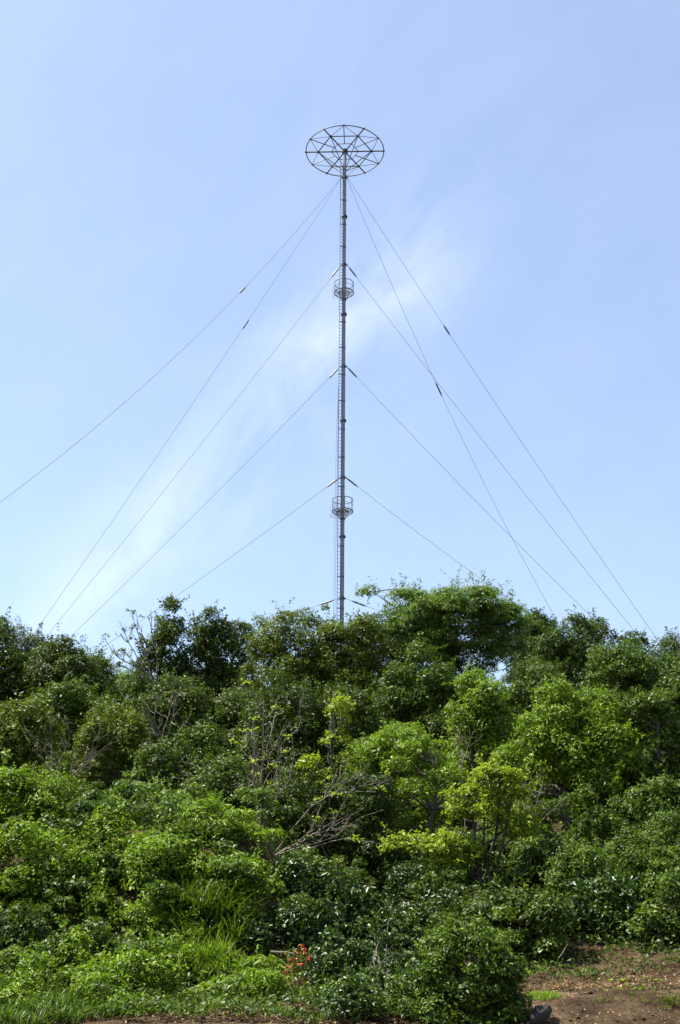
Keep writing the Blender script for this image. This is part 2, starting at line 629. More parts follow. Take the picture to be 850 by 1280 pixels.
# ------------------------------------------------------------------ guy wires
def guy(label, attach, end_px, Ye, sag, ins_t, ins_len=.75, thick=.014, second=True):
    za = mz(COLLARS[attach])
    e = unproj(end_px[0], end_px[1], Ye)
    d = Vector((e.x - MX, e.y - MY, 0)).normalized()
    p0 = Vector((MX, MY, za)) + d * (PR + .1)
    P = lambda t: p0 + (e - p0) * t + Vector((0, 0, -4 * sag * t * (1 - t)))
    t1 = 1.0
    while P(t1).z > gz(P(t1).x, P(t1).y) and t1 < 3:
        t1 += .005
    root = empty('guy_wire', P(t1), label, 'guy wire', 'guy wires staying the antenna mast')
    base = P(t1)
    loc = lambda t: P(t) - base
    # insulator interval
    Ltot = (P(1) - P(0)).length
    h = ins_len / 2 / Ltot
    a, b = ins_t - h, ins_t + h
    k = .25 * h
    ts1 = np.linspace(0, a, 12)
    ts2 = np.linspace(b, t1, 40)
    if a > .002:
        Tubes().path([loc(t) for t in ts1], thick, 5).build('steel_rope', WIRE, root)
    Tubes().path([loc(t) for t in ts2], thick, 5).build('steel_rope', WIRE, root)
    ins = Tubes()
    tt = np.linspace(a, b, 15)
    ins.path([loc(t) for t in tt], [.03] + [.062 + .014 * (i % 2) for i in range(13)] + [.03], 10).build('insulator', INSULD if attach == 'top' else INSUL, root)
    for c in (a, b):
        Tubes().path([loc(c - k), loc(c), loc(c + k)], [.03, .045, .03], 6).build('insulator_cap', STEELD, root)
    an = Tubes()
    an.path([Vector((0, 0, -.3)), Vector((0, 0, .05)), Vector((-d.x * .1, -d.y * .1, .25))], [.09, .08, .04], 6)
    an.build('ground_anchor', STEELD, root)
    return root


guy('longest sagging guy wire leaving the frame on the left, grey insulator partway', 'top', (0, 628), 70, 1.9, .36)
guy('top guy wire to the left just below the longest one, insulator at a third', 'top', (40, 795), 86, .5, .345, .85)
guy('guy wire to the left from the collar above the higher platform', 'upper', (52, 803), 86, .25, 0.022, .95)
guy('guy wire to the left from the collar midway between the platforms', 'middle', (78, 806), 86, .2, 0.027, .95)
guy('guy wire to the left from the collar above the lower platform', 'lower', (103, 827), 86, .15, 0.030, .95)
guy('short guy wire to the left just above the treetops at the mast foot', 'base', (345, 773), 86, .04, .2, .95)
guy('outermost top guy wire to the right with a pale insulator at a third', 'top', (822, 800), 86, .5, .355, .85)
guy('steepest top guy wire to the right with a dark long insulator', 'top', (690, 765), 98, 1.75, .45, 1.1)
guy('guy wire to the right from the collar above the higher platform', 'upper', (790, 785), 86, .25, 0.022, .95)
guy('guy wire to the right from the collar midway between the platforms', 'middle', (725, 757), 86, .2, 0.027, .95)
guy('guy wire to the right from the collar above the lower platform', 'lower', (610, 730), 86, .1, 0.043, .95)
guy('short guy wire to the right into the feathery treetop at the mast foot', 'base', (470, 762), 86, .02, .45, .95)

# ------------------------------------------------------------------ vegetation
SEED = [100]


def rng_new():
    SEED[0] += 1
    return np.random.RandomState(SEED[0])


def limb_points(a, b, rng, wob=.12, n=5, sagf=.0):
    """a gently curving line from a to b"""
    a, b = np.array(a, float), np.array(b, float)
    L = np.linalg.norm(b - a)
    n = max(n, 7)
    t = np.linspace(0, 1, n)
    p = a + (b - a) * t[:, None]
    for k, w in ((1, 1.0), (2, .55), (3, .3)):
        p += np.sin(k * math.pi * t)[:, None] * rng.normal(size=3) * wob * L * .42 * w
    p[:, 2] += sagf * L * np.sin(t * math.pi)
    return p


def crown(lobes, st, rng, far):
    """clumps of leaves over the domes of a crown; returns leaf arrays and clump centres"""
    parts, centres, first = [], [], []
    rc0 = st['clump']
    L, Wd = st['leaf']
    if far:
        L, Wd = L * .76, Wd * .76
    for c, r, *skirt in lobes:
        c, r = np.array(c), np.maximum(np.array(r) - rc0 * .55, rc0 * .35)
        area = 2.6 * math.pi * ((r[0] * r[1]) ** 1.6 / 3 + (r[0] * r[2]) ** 1.6 / 3 + (r[1] * r[2]) ** 1.6 / 3) ** (1 / 1.6)
        n = max(4, int(st.get('fill', 1.0) * area / (math.pi * rc0 ** 2) * 2.1))
        d = unit(rng.normal(size=(n * 8, 3)))
        d = d[(d[:, 2] > (-.85 if skirt else st.get('low', -.8))) & (d[:, 1] < .5)]
        pts = []
        for v in d:
            f = rng.uniform(.70, 1.10) + (rng.uniform(0, .22) if rng.rand() < .3 else 0)
            p = v * r * f
            if all(np.sum((p - q) ** 2) > (rc0 * .66) ** 2 for q in pts):
                pts.append(p)
            if len(pts) >= n:
                break
        first.append(len(centres))
        for p in pts:
            rc = rc0 * rng.choice([.5, .7, .9, 1.1, 1.4]) * rng.uniform(.85, 1.15)
            fl = st.get('flat', .78)
            cc = c + p
            centres.append(cc)
            m = max(10, int(st.get('cov', 1.25) * 1.84 * math.pi * rc * rc * (.35 + .65 * fl) / (L * Wd * .5)))
            dv = unit(rng.normal(size=(m, 3)))
            dv[:, 2] = np.where(dv[:, 2] < -.55, -dv[:, 2], dv[:, 2])
            f = rng.uniform(.45, 1.06, m) ** .6
            lump = 1 + .22 * np.sin(dv[:, 0] * 5 + rng.uniform(0, 6)) * np.sin(dv[:, 1] * 5 + rng.uniform(0, 6))
            P = cc + dv * (f * lump)[:, None] * np.array([rc, rc, rc * fl])
            ms = int(m * st.get('shoots', .15))
            if ms > 6:                                    # leafy shoots that break the outline of the clump
                ns = 3 + rng.randint(5)
                sd = unit(rng.normal(size=(ns, 3)) + np.array([0, -.2, .55]))
                sl = rng.uniform(1.1, 1.95, ns)
                pick = rng.randint(ns, size=ms)
                tt = rng.uniform(.5, 1, ms)
                P[:ms] = cc + sd[pick] * (sl[pick] * tt * rc)[:, None] + rng.normal(size=(ms, 3)) * .07 * rc ** .5
            Nn = unit(dv * .65 + np.array([0, 0, .42]) + rng.normal(size=(m, 3)) * st.get('jit', .42))
            tn = np.clip(rng.normal(.48 + rng.uniform(-.14, .14), .2, m), 0, 1)
            ks = rng.uniform(.78, 1.22)
            parts.append(leaf_arrays(P, Nn, L * ks, Wd * ks, rng, tn, droop=st.get('droop', .3), far=far))
        # the inner leaves of the crown
        m = int(st.get('inner', .8) * area / (L * Wd) * .20)
        if m:
            P = c + unit(rng.normal(size=(m, 3))) * r * (rng.uniform(.2, .86, (m, 1)))
            Nn = unit(rng.normal(size=(m, 3)) + np.array([0, 0, .5]))
            parts.append(leaf_arrays(P, Nn, L * 1.5, Wd * 1.6, rng, np.clip(rng.normal(.35, .2, m), 0, 1), far=True))
    return parts, centres, first


STY = {
    'dark': dict(skirt=3.0, leaf=(.19, .085), clump=.62, mat='dark', cov=1.25),
    'mid': dict(skirt=3.0, leaf=(.19, .085), clump=.60, mat='mid', cov=1.2),
    'olive': dict(skirt=2.6, leaf=(.18, .085), clump=.55, mat='olive', cov=1.15),
    'bright': dict(skirt=2.4, leaf=(.20, .085), clump=.50, mat='bright', cov=1.2, flat=.75),
    'feather': dict(leaf=(.25, .07), clump=.62, mat='feather', cov=.95, flat=.5, inner=.3, fill=.9, droop=.15),
    'airy': dict(leaf=(.18, .085), clump=.42, mat='olive', cov=.9, flat=.5, inner=.2, fill=.55),
    'lime': dict(leaf=(.14, .055), clump=.25, mat='lime', cov=1.15, flat=.55, inner=.15, fill=.9, low=-.25, shoots=.3),
    'sparse': dict(leaf=(.17, .09), clump=.22, mat='lime', cov=1.0, flat=.55, inner=.0, fill=.25, droop=.5),
    'shrub': dict(skirt=2.0, leaf=(.13, .065), clump=.40, mat='mid', cov=1.15, flat=.65),
    'shrubb': dict(skirt=2.0, leaf=(.12, .06), clump=.36, mat='bright', cov=1.15, flat=.65),
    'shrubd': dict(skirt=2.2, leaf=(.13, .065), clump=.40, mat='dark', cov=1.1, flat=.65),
    'fern': dict(skirt=1.6, leaf=(.22, .05), clump=.38, mat='bright', cov=1.0, flat=.4, inner=.5, droop=.25),
    'gloss': dict(skirt=2.0, leaf=(.14, .078), clump=.36, mat='gloss', cov=1.0, flat=.7, inner=.8, jit=.6),
    'small': dict(leaf=(.095, .05), clump=.27, mat='bright', cov=1.15, flat=.75),
}


def plant(name, label, cat, lobes_px, D, style, group, base_px=None, ground_D=None, trunk_r=.14, stems=1, over=None, bark=None, limbs=26):
    """lobes_px: (x0, x1, y_top, y_bottom[, dD]) boxes of the photograph, each a dome of leaves at distance D"""
    rng = rng_new()
    st = dict(STY[style])
    if over:
        st.update(over)
    lobes = []
    for lb in lobes_px:
        x0, x1, yt, yb = lb[:4]
        if D and D > 39 and st.get('skirt'):
            yb = yb + .35 * (yb - yt)
        d = (D if D else min(slope_D((x0 + x1) / 2, yb - .15 * (yb - yt)) + .3, 40 + .02 * (1100 - yb))) + (lb[4] if len(lb) > 4 else 0)
        a, b = unproj(x0, (yt + yb) / 2, d), unproj(x1, (yt + yb) / 2, d)
        t, bt = unproj((x0 + x1) / 2, yt, d), unproj((x0 + x1) / 2, yb, d)
        rx, rz = (b.x - a.x) / 2 * 1.08, (t.z - bt.z) / 2
        lobes.append(((a.x + rx, d, bt.z + rz), (rx, max(.5, min(rx, rz * 1.6) * .9), rz)))
    far = D is not None and D > 39
    D = D or float(np.mean([l[0][1] for l in lobes]))
    c0 = np.mean([l[0] for l in lobes], 0)
    crown_top = max(l[0][2] for l in lobes)
    drop = st.get('skirt', 0)
    if drop:                                              # the lower, shaded boughs that hang down to the slope
        x0, x1 = min(l[0][0] - l[1][0] for l in lobes), max(l[0][0] + l[1][0] for l in lobes)
        zt, zl = max(l[0][2] for l in lobes), min(l[0][2] - l[1][2] for l in lobes)
        zb = max(zl - drop, gz((x0 + x1) / 2, D) + .2)
        zt = min(zt, zl + (zt - zl) * .75)
        k = max(1, int(round((x1 - x0) / 3.2)))
        w = (x1 - x0) / k
        for i in range(k):
            lobes.append(((x0 + w * (i + .5), D + (2.1 if D > 42 else .8), (zt + zb) / 2), (w * .54, min(w * .5, 1.4), (zt - zb) / 2), True))
    gD = ground_D or D + .3
    bx = unproj(base_px, 1000, gD).x if base_px is not None else c0[0]
    base = np.array([bx, gD, gz(bx, gD)])
    parts, cent, first = crown(lobes, st, rng, far)
    V, T, A = merge(parts)
    root = empty(name, base, label, cat, group)
    cr = link('crown' if trunk_r > .07 else 'foliage', tri_mesh('crown', V - base, T, A), root, LM[st['mat']])
    tb = Tubes()
    topz = crown_top
    trunks = []
    for s in range(stems):
        off = np.array([rng.normal() * .25, rng.normal() * .25, 0]) if stems > 1 else np.zeros(3)
        tgt = np.array(lobes[s % len(lobes)][0]) if stems > 1 else np.array([c0[0], c0[1], topz])
        p = limb_points(np.array([0, 0, -.25]) + off, tgt - base, rng, .10 if trunk_r > .07 else .05, 7)
        n_ = len(p)
        tb.path(p, np.linspace(trunk_r, trunk_r * .35, n_), 7)
        trunks.append(p)
    order = [i for i in first if i < len(cent)] + list(rng.permutation(len(cent))[:limbs])
    for i in order:
        p = trunks[rng.randint(len(trunks))]
        e = cent[i] - base
        # leave the trunk below the clump
        cand = p[1:][p[1:, 2] < e[2] - .2]
        s = cand[-1] if len(cand) else p[2]
        pts = limb_points(s, e, rng, .16 if trunk_r > .07 else .07, 5, .03)
        tb.path(pts, np.linspace(trunk_r * .36, trunk_r * .07 + .005, len(pts)), 5)
    tb.build('trunk' if trunk_r > .07 else 'stem', bark or BARK, root)
    return root


def bare(name, label, cat, base_px, D, tips_px, group, mat=None, r0=.06, depth=3, tw=5, leaves=None, spread=.5):
    """leafless branches: limbs from the foot to each tip pixel, with twigs"""
    rng = rng_new()
    b = unproj(base_px[0], base_px[1], D)
    base = np.array([b.x, D, gz(b.x, D)])
    root = empty(name, base, label, cat, group)
    tb = Tubes()
    tips = []

    fork = np.array(b) - base
    if fork[2] > .6:
        tb.path(limb_points(np.array([0, 0, -.2]), fork, rng, .05, 7), np.linspace(r0 * 1.6, r0 * 1.2, 7), 6)
    else:
        fork = np.array([0, 0, -.2])

    def grow(p0, p1, r, lev):
        L = np.linalg.norm(p1 - p0)
        pts = limb_points(p0, p1, rng, .13, 7)
        tb.path(pts, np.linspace(r, r * .30, len(pts)), 5 if lev == 0 else 4)
        tips.append(pts[-1])
        if lev < depth:
            for _ in range(tw if lev == 0 else 3):
                i = rng.randint(2, 6)
                s = pts[i]
                d = unit(p1 - p0) + rng.normal(size=3) * spread
                d = unit(d)
                grow(s, s + d * L * rng.uniform(.22, .42), r * .5, lev + 1)

    for (u, v, dd) in tips_px:
        e = np.array(unproj(u, v, D + dd))
        grow(fork, e - base, r0, 0)
    tb.build('branch', mat or GREYTWIG, root)
    if leaves:
        parts = []
        L, Wd, keep, m, matn = leaves
        for tp in tips:
            if rng.rand() < keep:
                dv = unit(rng.normal(size=(m, 3)))
                P = tp + dv * np.array([.24, .24, .10]) * rng.uniform(.2, 1, (m, 1))
                parts.append(leaf_arrays(P, unit(dv * .4 + np.array([0, 0, .8])), L, Wd, rng, np.clip(rng.normal(.5, .2, m), 0, 1), droop=.5))
        V, T, A = merge(parts)
        link('foliage', tri_mesh('foliage', V, T, A), root, LM[matn])
    return root


TREES = 'trees on the wooded hillside'
SHRUBS = 'shrubs on the lower slope'


def tree(label, lobes, D, style, **k):
    return plant('broadleaf_tree', label, 'tree', lobes, D, style, TREES, **k)


def shrub(label, lobes, D, style, **k):
    k.setdefault('trunk_r', .045)
    k.setdefault('stems', 3)
    return plant('leafy_shrub', label, 'shrub', lobes, D, style, SHRUBS, **k)


# --- skyline, left to right
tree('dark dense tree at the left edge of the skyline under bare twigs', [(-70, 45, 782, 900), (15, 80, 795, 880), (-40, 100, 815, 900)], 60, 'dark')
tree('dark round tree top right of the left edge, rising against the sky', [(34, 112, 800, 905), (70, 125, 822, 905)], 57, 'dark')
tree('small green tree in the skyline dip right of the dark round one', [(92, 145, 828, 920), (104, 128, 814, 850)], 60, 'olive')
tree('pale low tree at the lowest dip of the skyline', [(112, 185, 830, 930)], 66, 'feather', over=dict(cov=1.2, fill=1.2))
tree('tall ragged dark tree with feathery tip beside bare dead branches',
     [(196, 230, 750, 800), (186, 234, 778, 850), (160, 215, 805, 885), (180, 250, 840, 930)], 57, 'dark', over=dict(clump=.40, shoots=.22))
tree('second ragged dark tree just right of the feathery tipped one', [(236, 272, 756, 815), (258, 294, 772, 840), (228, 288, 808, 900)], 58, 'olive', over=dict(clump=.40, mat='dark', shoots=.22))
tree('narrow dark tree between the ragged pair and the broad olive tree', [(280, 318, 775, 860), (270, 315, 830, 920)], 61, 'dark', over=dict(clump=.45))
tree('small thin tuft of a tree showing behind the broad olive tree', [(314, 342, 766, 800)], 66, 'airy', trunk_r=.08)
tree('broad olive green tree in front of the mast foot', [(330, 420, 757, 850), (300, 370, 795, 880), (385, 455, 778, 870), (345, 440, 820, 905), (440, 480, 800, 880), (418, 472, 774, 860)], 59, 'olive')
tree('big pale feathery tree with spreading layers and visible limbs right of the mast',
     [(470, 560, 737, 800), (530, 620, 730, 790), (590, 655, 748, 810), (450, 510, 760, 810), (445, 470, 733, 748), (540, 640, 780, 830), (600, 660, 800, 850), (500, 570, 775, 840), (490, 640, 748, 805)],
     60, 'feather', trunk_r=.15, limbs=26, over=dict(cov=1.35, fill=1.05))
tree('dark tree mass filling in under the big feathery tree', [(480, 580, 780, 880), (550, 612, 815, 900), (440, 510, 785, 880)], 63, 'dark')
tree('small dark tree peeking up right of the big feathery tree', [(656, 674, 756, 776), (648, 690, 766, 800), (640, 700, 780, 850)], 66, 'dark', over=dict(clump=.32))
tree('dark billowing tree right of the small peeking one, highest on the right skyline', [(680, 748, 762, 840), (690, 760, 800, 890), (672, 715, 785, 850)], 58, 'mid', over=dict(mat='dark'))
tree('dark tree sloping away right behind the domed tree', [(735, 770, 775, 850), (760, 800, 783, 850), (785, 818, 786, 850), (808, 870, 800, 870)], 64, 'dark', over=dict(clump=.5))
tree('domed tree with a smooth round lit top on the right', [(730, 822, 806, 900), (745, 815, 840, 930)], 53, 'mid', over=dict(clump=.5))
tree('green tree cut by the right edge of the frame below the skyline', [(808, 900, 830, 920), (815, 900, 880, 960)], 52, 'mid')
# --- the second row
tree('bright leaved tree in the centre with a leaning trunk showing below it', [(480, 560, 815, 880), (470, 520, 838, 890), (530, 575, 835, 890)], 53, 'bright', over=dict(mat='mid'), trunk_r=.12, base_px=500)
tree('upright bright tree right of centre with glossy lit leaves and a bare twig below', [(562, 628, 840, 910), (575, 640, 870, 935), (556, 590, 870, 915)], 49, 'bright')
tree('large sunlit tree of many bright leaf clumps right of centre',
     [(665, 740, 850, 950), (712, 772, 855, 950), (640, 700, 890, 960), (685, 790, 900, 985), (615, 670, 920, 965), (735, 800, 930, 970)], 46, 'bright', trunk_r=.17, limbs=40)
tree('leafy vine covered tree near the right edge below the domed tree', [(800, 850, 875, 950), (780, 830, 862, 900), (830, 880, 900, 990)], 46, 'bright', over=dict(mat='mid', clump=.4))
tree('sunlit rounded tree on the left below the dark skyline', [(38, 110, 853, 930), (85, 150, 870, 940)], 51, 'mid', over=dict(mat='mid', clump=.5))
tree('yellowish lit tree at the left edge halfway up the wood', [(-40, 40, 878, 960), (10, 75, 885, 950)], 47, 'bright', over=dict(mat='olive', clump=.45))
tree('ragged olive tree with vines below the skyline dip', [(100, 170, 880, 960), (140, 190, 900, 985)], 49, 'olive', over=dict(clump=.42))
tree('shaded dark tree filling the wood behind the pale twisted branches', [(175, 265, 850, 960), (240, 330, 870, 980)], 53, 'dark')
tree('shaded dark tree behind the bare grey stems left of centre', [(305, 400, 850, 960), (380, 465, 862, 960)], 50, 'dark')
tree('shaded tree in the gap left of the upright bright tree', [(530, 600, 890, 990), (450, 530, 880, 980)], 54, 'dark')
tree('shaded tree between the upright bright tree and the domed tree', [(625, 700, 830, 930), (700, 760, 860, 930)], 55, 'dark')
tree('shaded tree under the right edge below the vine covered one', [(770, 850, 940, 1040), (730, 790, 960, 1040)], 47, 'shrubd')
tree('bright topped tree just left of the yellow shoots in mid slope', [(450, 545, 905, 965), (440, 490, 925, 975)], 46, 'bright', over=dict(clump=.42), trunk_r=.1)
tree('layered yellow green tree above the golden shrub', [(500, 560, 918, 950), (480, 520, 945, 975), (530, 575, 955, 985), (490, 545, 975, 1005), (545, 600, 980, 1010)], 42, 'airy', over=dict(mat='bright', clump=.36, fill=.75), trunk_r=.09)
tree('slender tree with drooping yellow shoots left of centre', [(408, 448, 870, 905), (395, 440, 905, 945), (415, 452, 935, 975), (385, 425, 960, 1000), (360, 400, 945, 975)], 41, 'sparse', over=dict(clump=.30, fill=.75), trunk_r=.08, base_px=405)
# --- bare and dead wood
DEAD = 'bare and dead branches in the wood'
bare('dead_tree', 'bare dead twigs against the sky left of the tall ragged tree', 'dead tree', (195, 860), 55.5,
     [(150, 792, 0), (172, 775, 0), (186, 772, 0), (140, 805, 0), (150, 830, 0)], DEAD, GREYTWIG, .04, 3, 5, (.16, .08, .10, 12, 'olive'), .4)
bare('dead_tree', 'bare twigs sticking up from the dark tree at the left edge', 'dead tree', (35, 830), 59,
     [(10, 778, 0), (25, 775, 0), (48, 785, 0), (5, 785, 0)], DEAD, GREYTWIG, .028, 3, 4, None, .4)
bare('dead_tree', 'bare twigs at the right edge of the skyline', 'dead tree', (842, 860), 60,
     [(838, 800, 0), (848, 805, 0), (856, 798, 0)], DEAD, GREYTWIG, .028, 3, 4, None, .4)
bare('dead_tree', 'pale twisted dead branches in the shade below the tall ragged tree', 'dead tree', (205, 935), 48,
     [(183, 885, -.6), (178, 888, -.8), (240, 888, -.5), (198, 870, -.5), (228, 855, 0), (215, 860, 0)], DEAD, PALE, .028, 2, 4, None, .5)
bare('bare_tree', 'tall bare multi stemmed tree with pale grey limbs left of centre', 'tree', (325, 1065), 37,
     [(330, 872, 0), (312, 905, .3), (345, 880, .4), (362, 900, .2), (300, 920, 0), (350, 930, -.3)], TREES, PALE, .032, 3, 5, (.13, .07, .035, 12, 'lime'), .42)
bare('leaning_branches', 'fan of bare leaning branches spreading right from the foot of the bare tree', 'branches', (340, 1068), 36.5,
     [(470, 990, 0), (455, 1010, -.3), (445, 1030, -.4), (480, 1012, 0), (430, 975, .2), (440, 1050, -.4)], DEAD, PALE, .024, 3, 4, (.14, .075, .04, 10, 'lime'), .38)
bare('dead_tree', 'bare forked twig below the upright bright tree', 'dead tree', (578, 965), 47, [(572, 905, 0), (584, 900, 0), (566, 915, 0)], DEAD, PALE, .018, 2, 4, None, .35)
bare('dead_shrub', 'grey tangled dead shrub right of the golden shrub', 'dead shrub', (668, 1040), 40,
     [(650, 975, 0), (680, 970, 0), (700, 1000, 0), (640, 990, 0), (665, 965, 0)], DEAD, GREYTWIG, .018, 3, 5, None, .55)
bare('dead_shrub', 'tangle of thin brown stems in the shade at the left below the lit trees', 'dead shrub', (80, 985), 43,
     [(30, 910, 0), (60, 905, 0), (90, 912, 0), (120, 915, 0), (150, 925, 0), (45, 930, 0), (110, 935, 0)], DEAD, GREYTWIG, .018, 3, 5, None, .5)
# --- golden shrub
shrub('golden yellow green shrub with twisted bare limbs, brightest in the wood',
      [(592, 652, 955, 986), (555, 608, 980, 1010), (612, 662, 982, 1012), (565, 640, 1004, 1034), (632, 670, 1018, 1052), (525, 590, 1040, 1088), (478, 540, 1040, 1075), (540, 585, 1062, 1098), (630, 668, 1022, 1064), (600, 640, 955, 985), (555, 590, 1000, 1030)], 35.6, 'lime',
      base_px=610, trunk_r=.065, stems=4, limbs=40)
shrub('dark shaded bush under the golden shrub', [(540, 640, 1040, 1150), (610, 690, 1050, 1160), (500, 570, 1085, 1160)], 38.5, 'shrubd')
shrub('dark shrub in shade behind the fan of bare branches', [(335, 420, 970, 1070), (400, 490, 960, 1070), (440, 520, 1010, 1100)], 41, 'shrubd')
shrub('dark shrub in the hollow above the lower left shrubs', [(160, 250, 930, 1020), (240, 330, 950, 1040)], None, 'shrub', over=dict(mat='dark'))
shrub('light edged shrub lit from above left of the bare tree', [(210, 280, 905, 960), (235, 300, 930, 985)], None, 'shrub', over=dict(mat='mid', fill=.6))
# --- lower left slope
shrub('green shrub at the left edge above the big dark domed bush', [(-40, 50, 965, 1050), (30, 100, 975, 1050)], None, 'shrubb')
shrub('big domed bush with a dark hollow at the left edge', [(-50, 60, 1040, 1180), (20, 110, 1035, 1150), (70, 120, 1070, 1160)], None, 'shrubb')
shrub('feathery pale shrub at the top of the lower left slope', [(148, 215, 975, 1030), (185, 250, 990, 1050)], None, 'fern', over=dict(mat='feather'))
shrub('layered green shrub below the hollow left of the bare tree', [(215, 290, 995, 1060), (265, 325, 1010, 1080)], None, 'fern')
shrub('green shrub in the middle of the lower left slope', [(95, 165, 1010, 1080), (125, 200, 1035, 1110)], None, 'shrubb')
shrub('rounded shrub right of the middle of the lower left slope', [(180, 250, 1045, 1125), (225, 275, 1065, 1130)], None, 'shrubb')
shrub('shrub with yellowed leaf tips above the tall grass clump', [(250, 320, 1060, 1140), (280, 335, 1085, 1160), (225, 270, 1075, 1120)], None, 'shrubb')
shrub('small domed bush with a dark shaded side left of the tall grass clump', [(172, 225, 1112, 1185), (150, 200, 1130, 1190)], None, 'shrubb')
shrub('bush trailing down the lower left slope below the big domed bush', [(85, 150, 1115, 1190), (60, 120, 1150, 1215)], None, 'shrubb')
shrub('low bush with a dark gap above the bottom grass', [(110, 190, 1175, 1240), (60, 130, 1185, 1245)], None, 'shrubb', over=dict(mat='mid', leaf=(.11, .055)))
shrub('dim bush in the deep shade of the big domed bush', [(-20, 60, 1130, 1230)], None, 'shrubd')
# --- the middle bottom
shrub('glossy leaved shrub below the foot of the bare tree', [(320, 400, 1065, 1130), (355, 440, 1085, 1160)], None, 'gloss')
shrub('glossy leaved shrub with white glints left of the dark gap', [(340, 420, 1120, 1195), (400, 480, 1110, 1190)], None, 'gloss')
shrub('round glossy bush with a dark hollow beside the red flowers', [(375, 455, 1160, 1240), (365, 400, 1190, 1250)], None, 'gloss', over=dict(leaf=(.11, .065), clump=.28))
shrub('shrub with long pale leaves between the glossy bush and the round bush', [(450, 530, 1140, 1220), (440, 500, 1190, 1265), (485, 545, 1200, 1270)], None, 'gloss', over=dict(leaf=(.16, .075), clump=.3))
shrub('shaded shrub behind the long pale leaves', [(470, 560, 1080, 1170), (530, 600, 1110, 1190)], None, 'shrubd', over=dict(mat='gloss'))
shrub('big round bush standing by the bare soil bank', [(535, 640, 1155, 1290), (590, 658, 1190, 1300), (512, 580, 1190, 1300)], 24.7, 'small', over=dict(mat='mid'), stems=5, limbs=40)
shrub('leafy bush low on the left slope above the mounded grass', [(180, 250, 1175, 1235), (215, 260, 1150, 1200)], None, 'shrubb', over=dict(leaf=(.10, .05), clump=.28))
shrub('small bush just above the bottom grass in the left half', [(20, 90, 1195, 1260), (85, 150, 1205, 1262)], None, 'small')
shrub('dark green bush at the left edge just above the bottom grass', [(-40, 40, 1180, 1250)], None, 'shrubb', over=dict(mat='mid', leaf=(.10, .05), clump=.28))
shrub('creeping shrub above the red flowers', [(320, 375, 1125, 1190), (290, 345, 1150, 1210)], None, 'shrub', over=dict(leaf=(.11, .06), clump=.3, mat='gloss'))
shrub('dark low bush in front of the long pale leaves', [(420, 480, 1225, 1285), (395, 440, 1235, 1285)], None, 'small', over=dict(mat='gloss'))
shrub('low bush left of the big round one at the bottom of the frame', [(470, 530, 1222, 1285)], None, 'small', over=dict(mat='mid'))
shrub('leafy bush at the bottom left between the grass and the pale big leaved plant', [(45, 120, 1165, 1250)], None, 'small')
shrub('bush spilling down beside the mounded grass on its left', [(130, 215, 1185, 1262), (100, 150, 1215, 1268)], None, 'shrubb', over=dict(leaf=(.09, .048), clump=.28))
shrub('dark leafy bush hanging beside the hollow at the bottom centre', [(440, 500, 1150, 1240)], None, 'gloss', over=dict(leaf=(.12, .07), clump=.28))
shrub('bush filling the slope above the round bush', [(555, 640, 1120, 1200)], None, 'shrubd')
shrub('shaded bush between the golden shrub and the right slope', [(650, 720, 1040, 1130)], None, 'shrubd')
shrub('lit leafy bush on the left slope under the feathery pale shrub', [(150, 225, 1050, 1130)], None, 'shrubb')
shrub('bush at the top of the left slope beside the big domed bush', [(95, 160, 1060, 1130)], None, 'shrubb', over=dict(mat='mid'))
shrub('weedy bush in the bottom left corner of the frame', [(-30, 45, 1222, 1290), (30, 75, 1245, 1292)], 25.6, 'small')
shrub('trailing weedy bush at the bottom left where the grass meets the dark earth', [(105, 165, 1240, 1292), (150, 195, 1252, 1294)], 25.2, 'small')
shrub('low bush at the bottom just left of the dark earth hollow', [(375, 425, 1238, 1284)], 26, 'small', over=dict(mat='mid'))
# --- the right
shrub('shaded shrub on the slope behind the round bush', [(600, 690, 1100, 1200), (640, 710, 1120, 1220)], None, 'shrubd')
shrub('shrub with pale undersides hanging over the soil bank', [(730, 800, 1090, 1180), (690, 750, 1100, 1190)], None, 'gloss', over=dict(leaf=(.13, .075), clump=.3))
shrub('big shrub on the right slope above the soil bank', [(690, 770, 1050, 1150), (750, 830, 1035, 1140), (800, 870, 1015, 1120)], None, 'shrub', over=dict(leaf=(.10, .05), clump=.3))
shrub('green shrub at the right edge above the soil bank', [(800, 880, 1090, 1190), (770, 830, 1130, 1200)], None, 'shrubd', over=dict(mat='mid', fill=.8))
shrub('lit shrub at the right edge below the vine covered tree', [(790, 870, 970, 1050), (820, 880, 1000, 1070)], None, 'shrubb', over=dict(mat='mid'))
shrub('thin climbing shrub in the shade left of the lit right edge', [(690, 760, 975, 1060), (740, 790, 990, 1070)], None, 'shrub', over=dict(fill=.55, inner=.3))


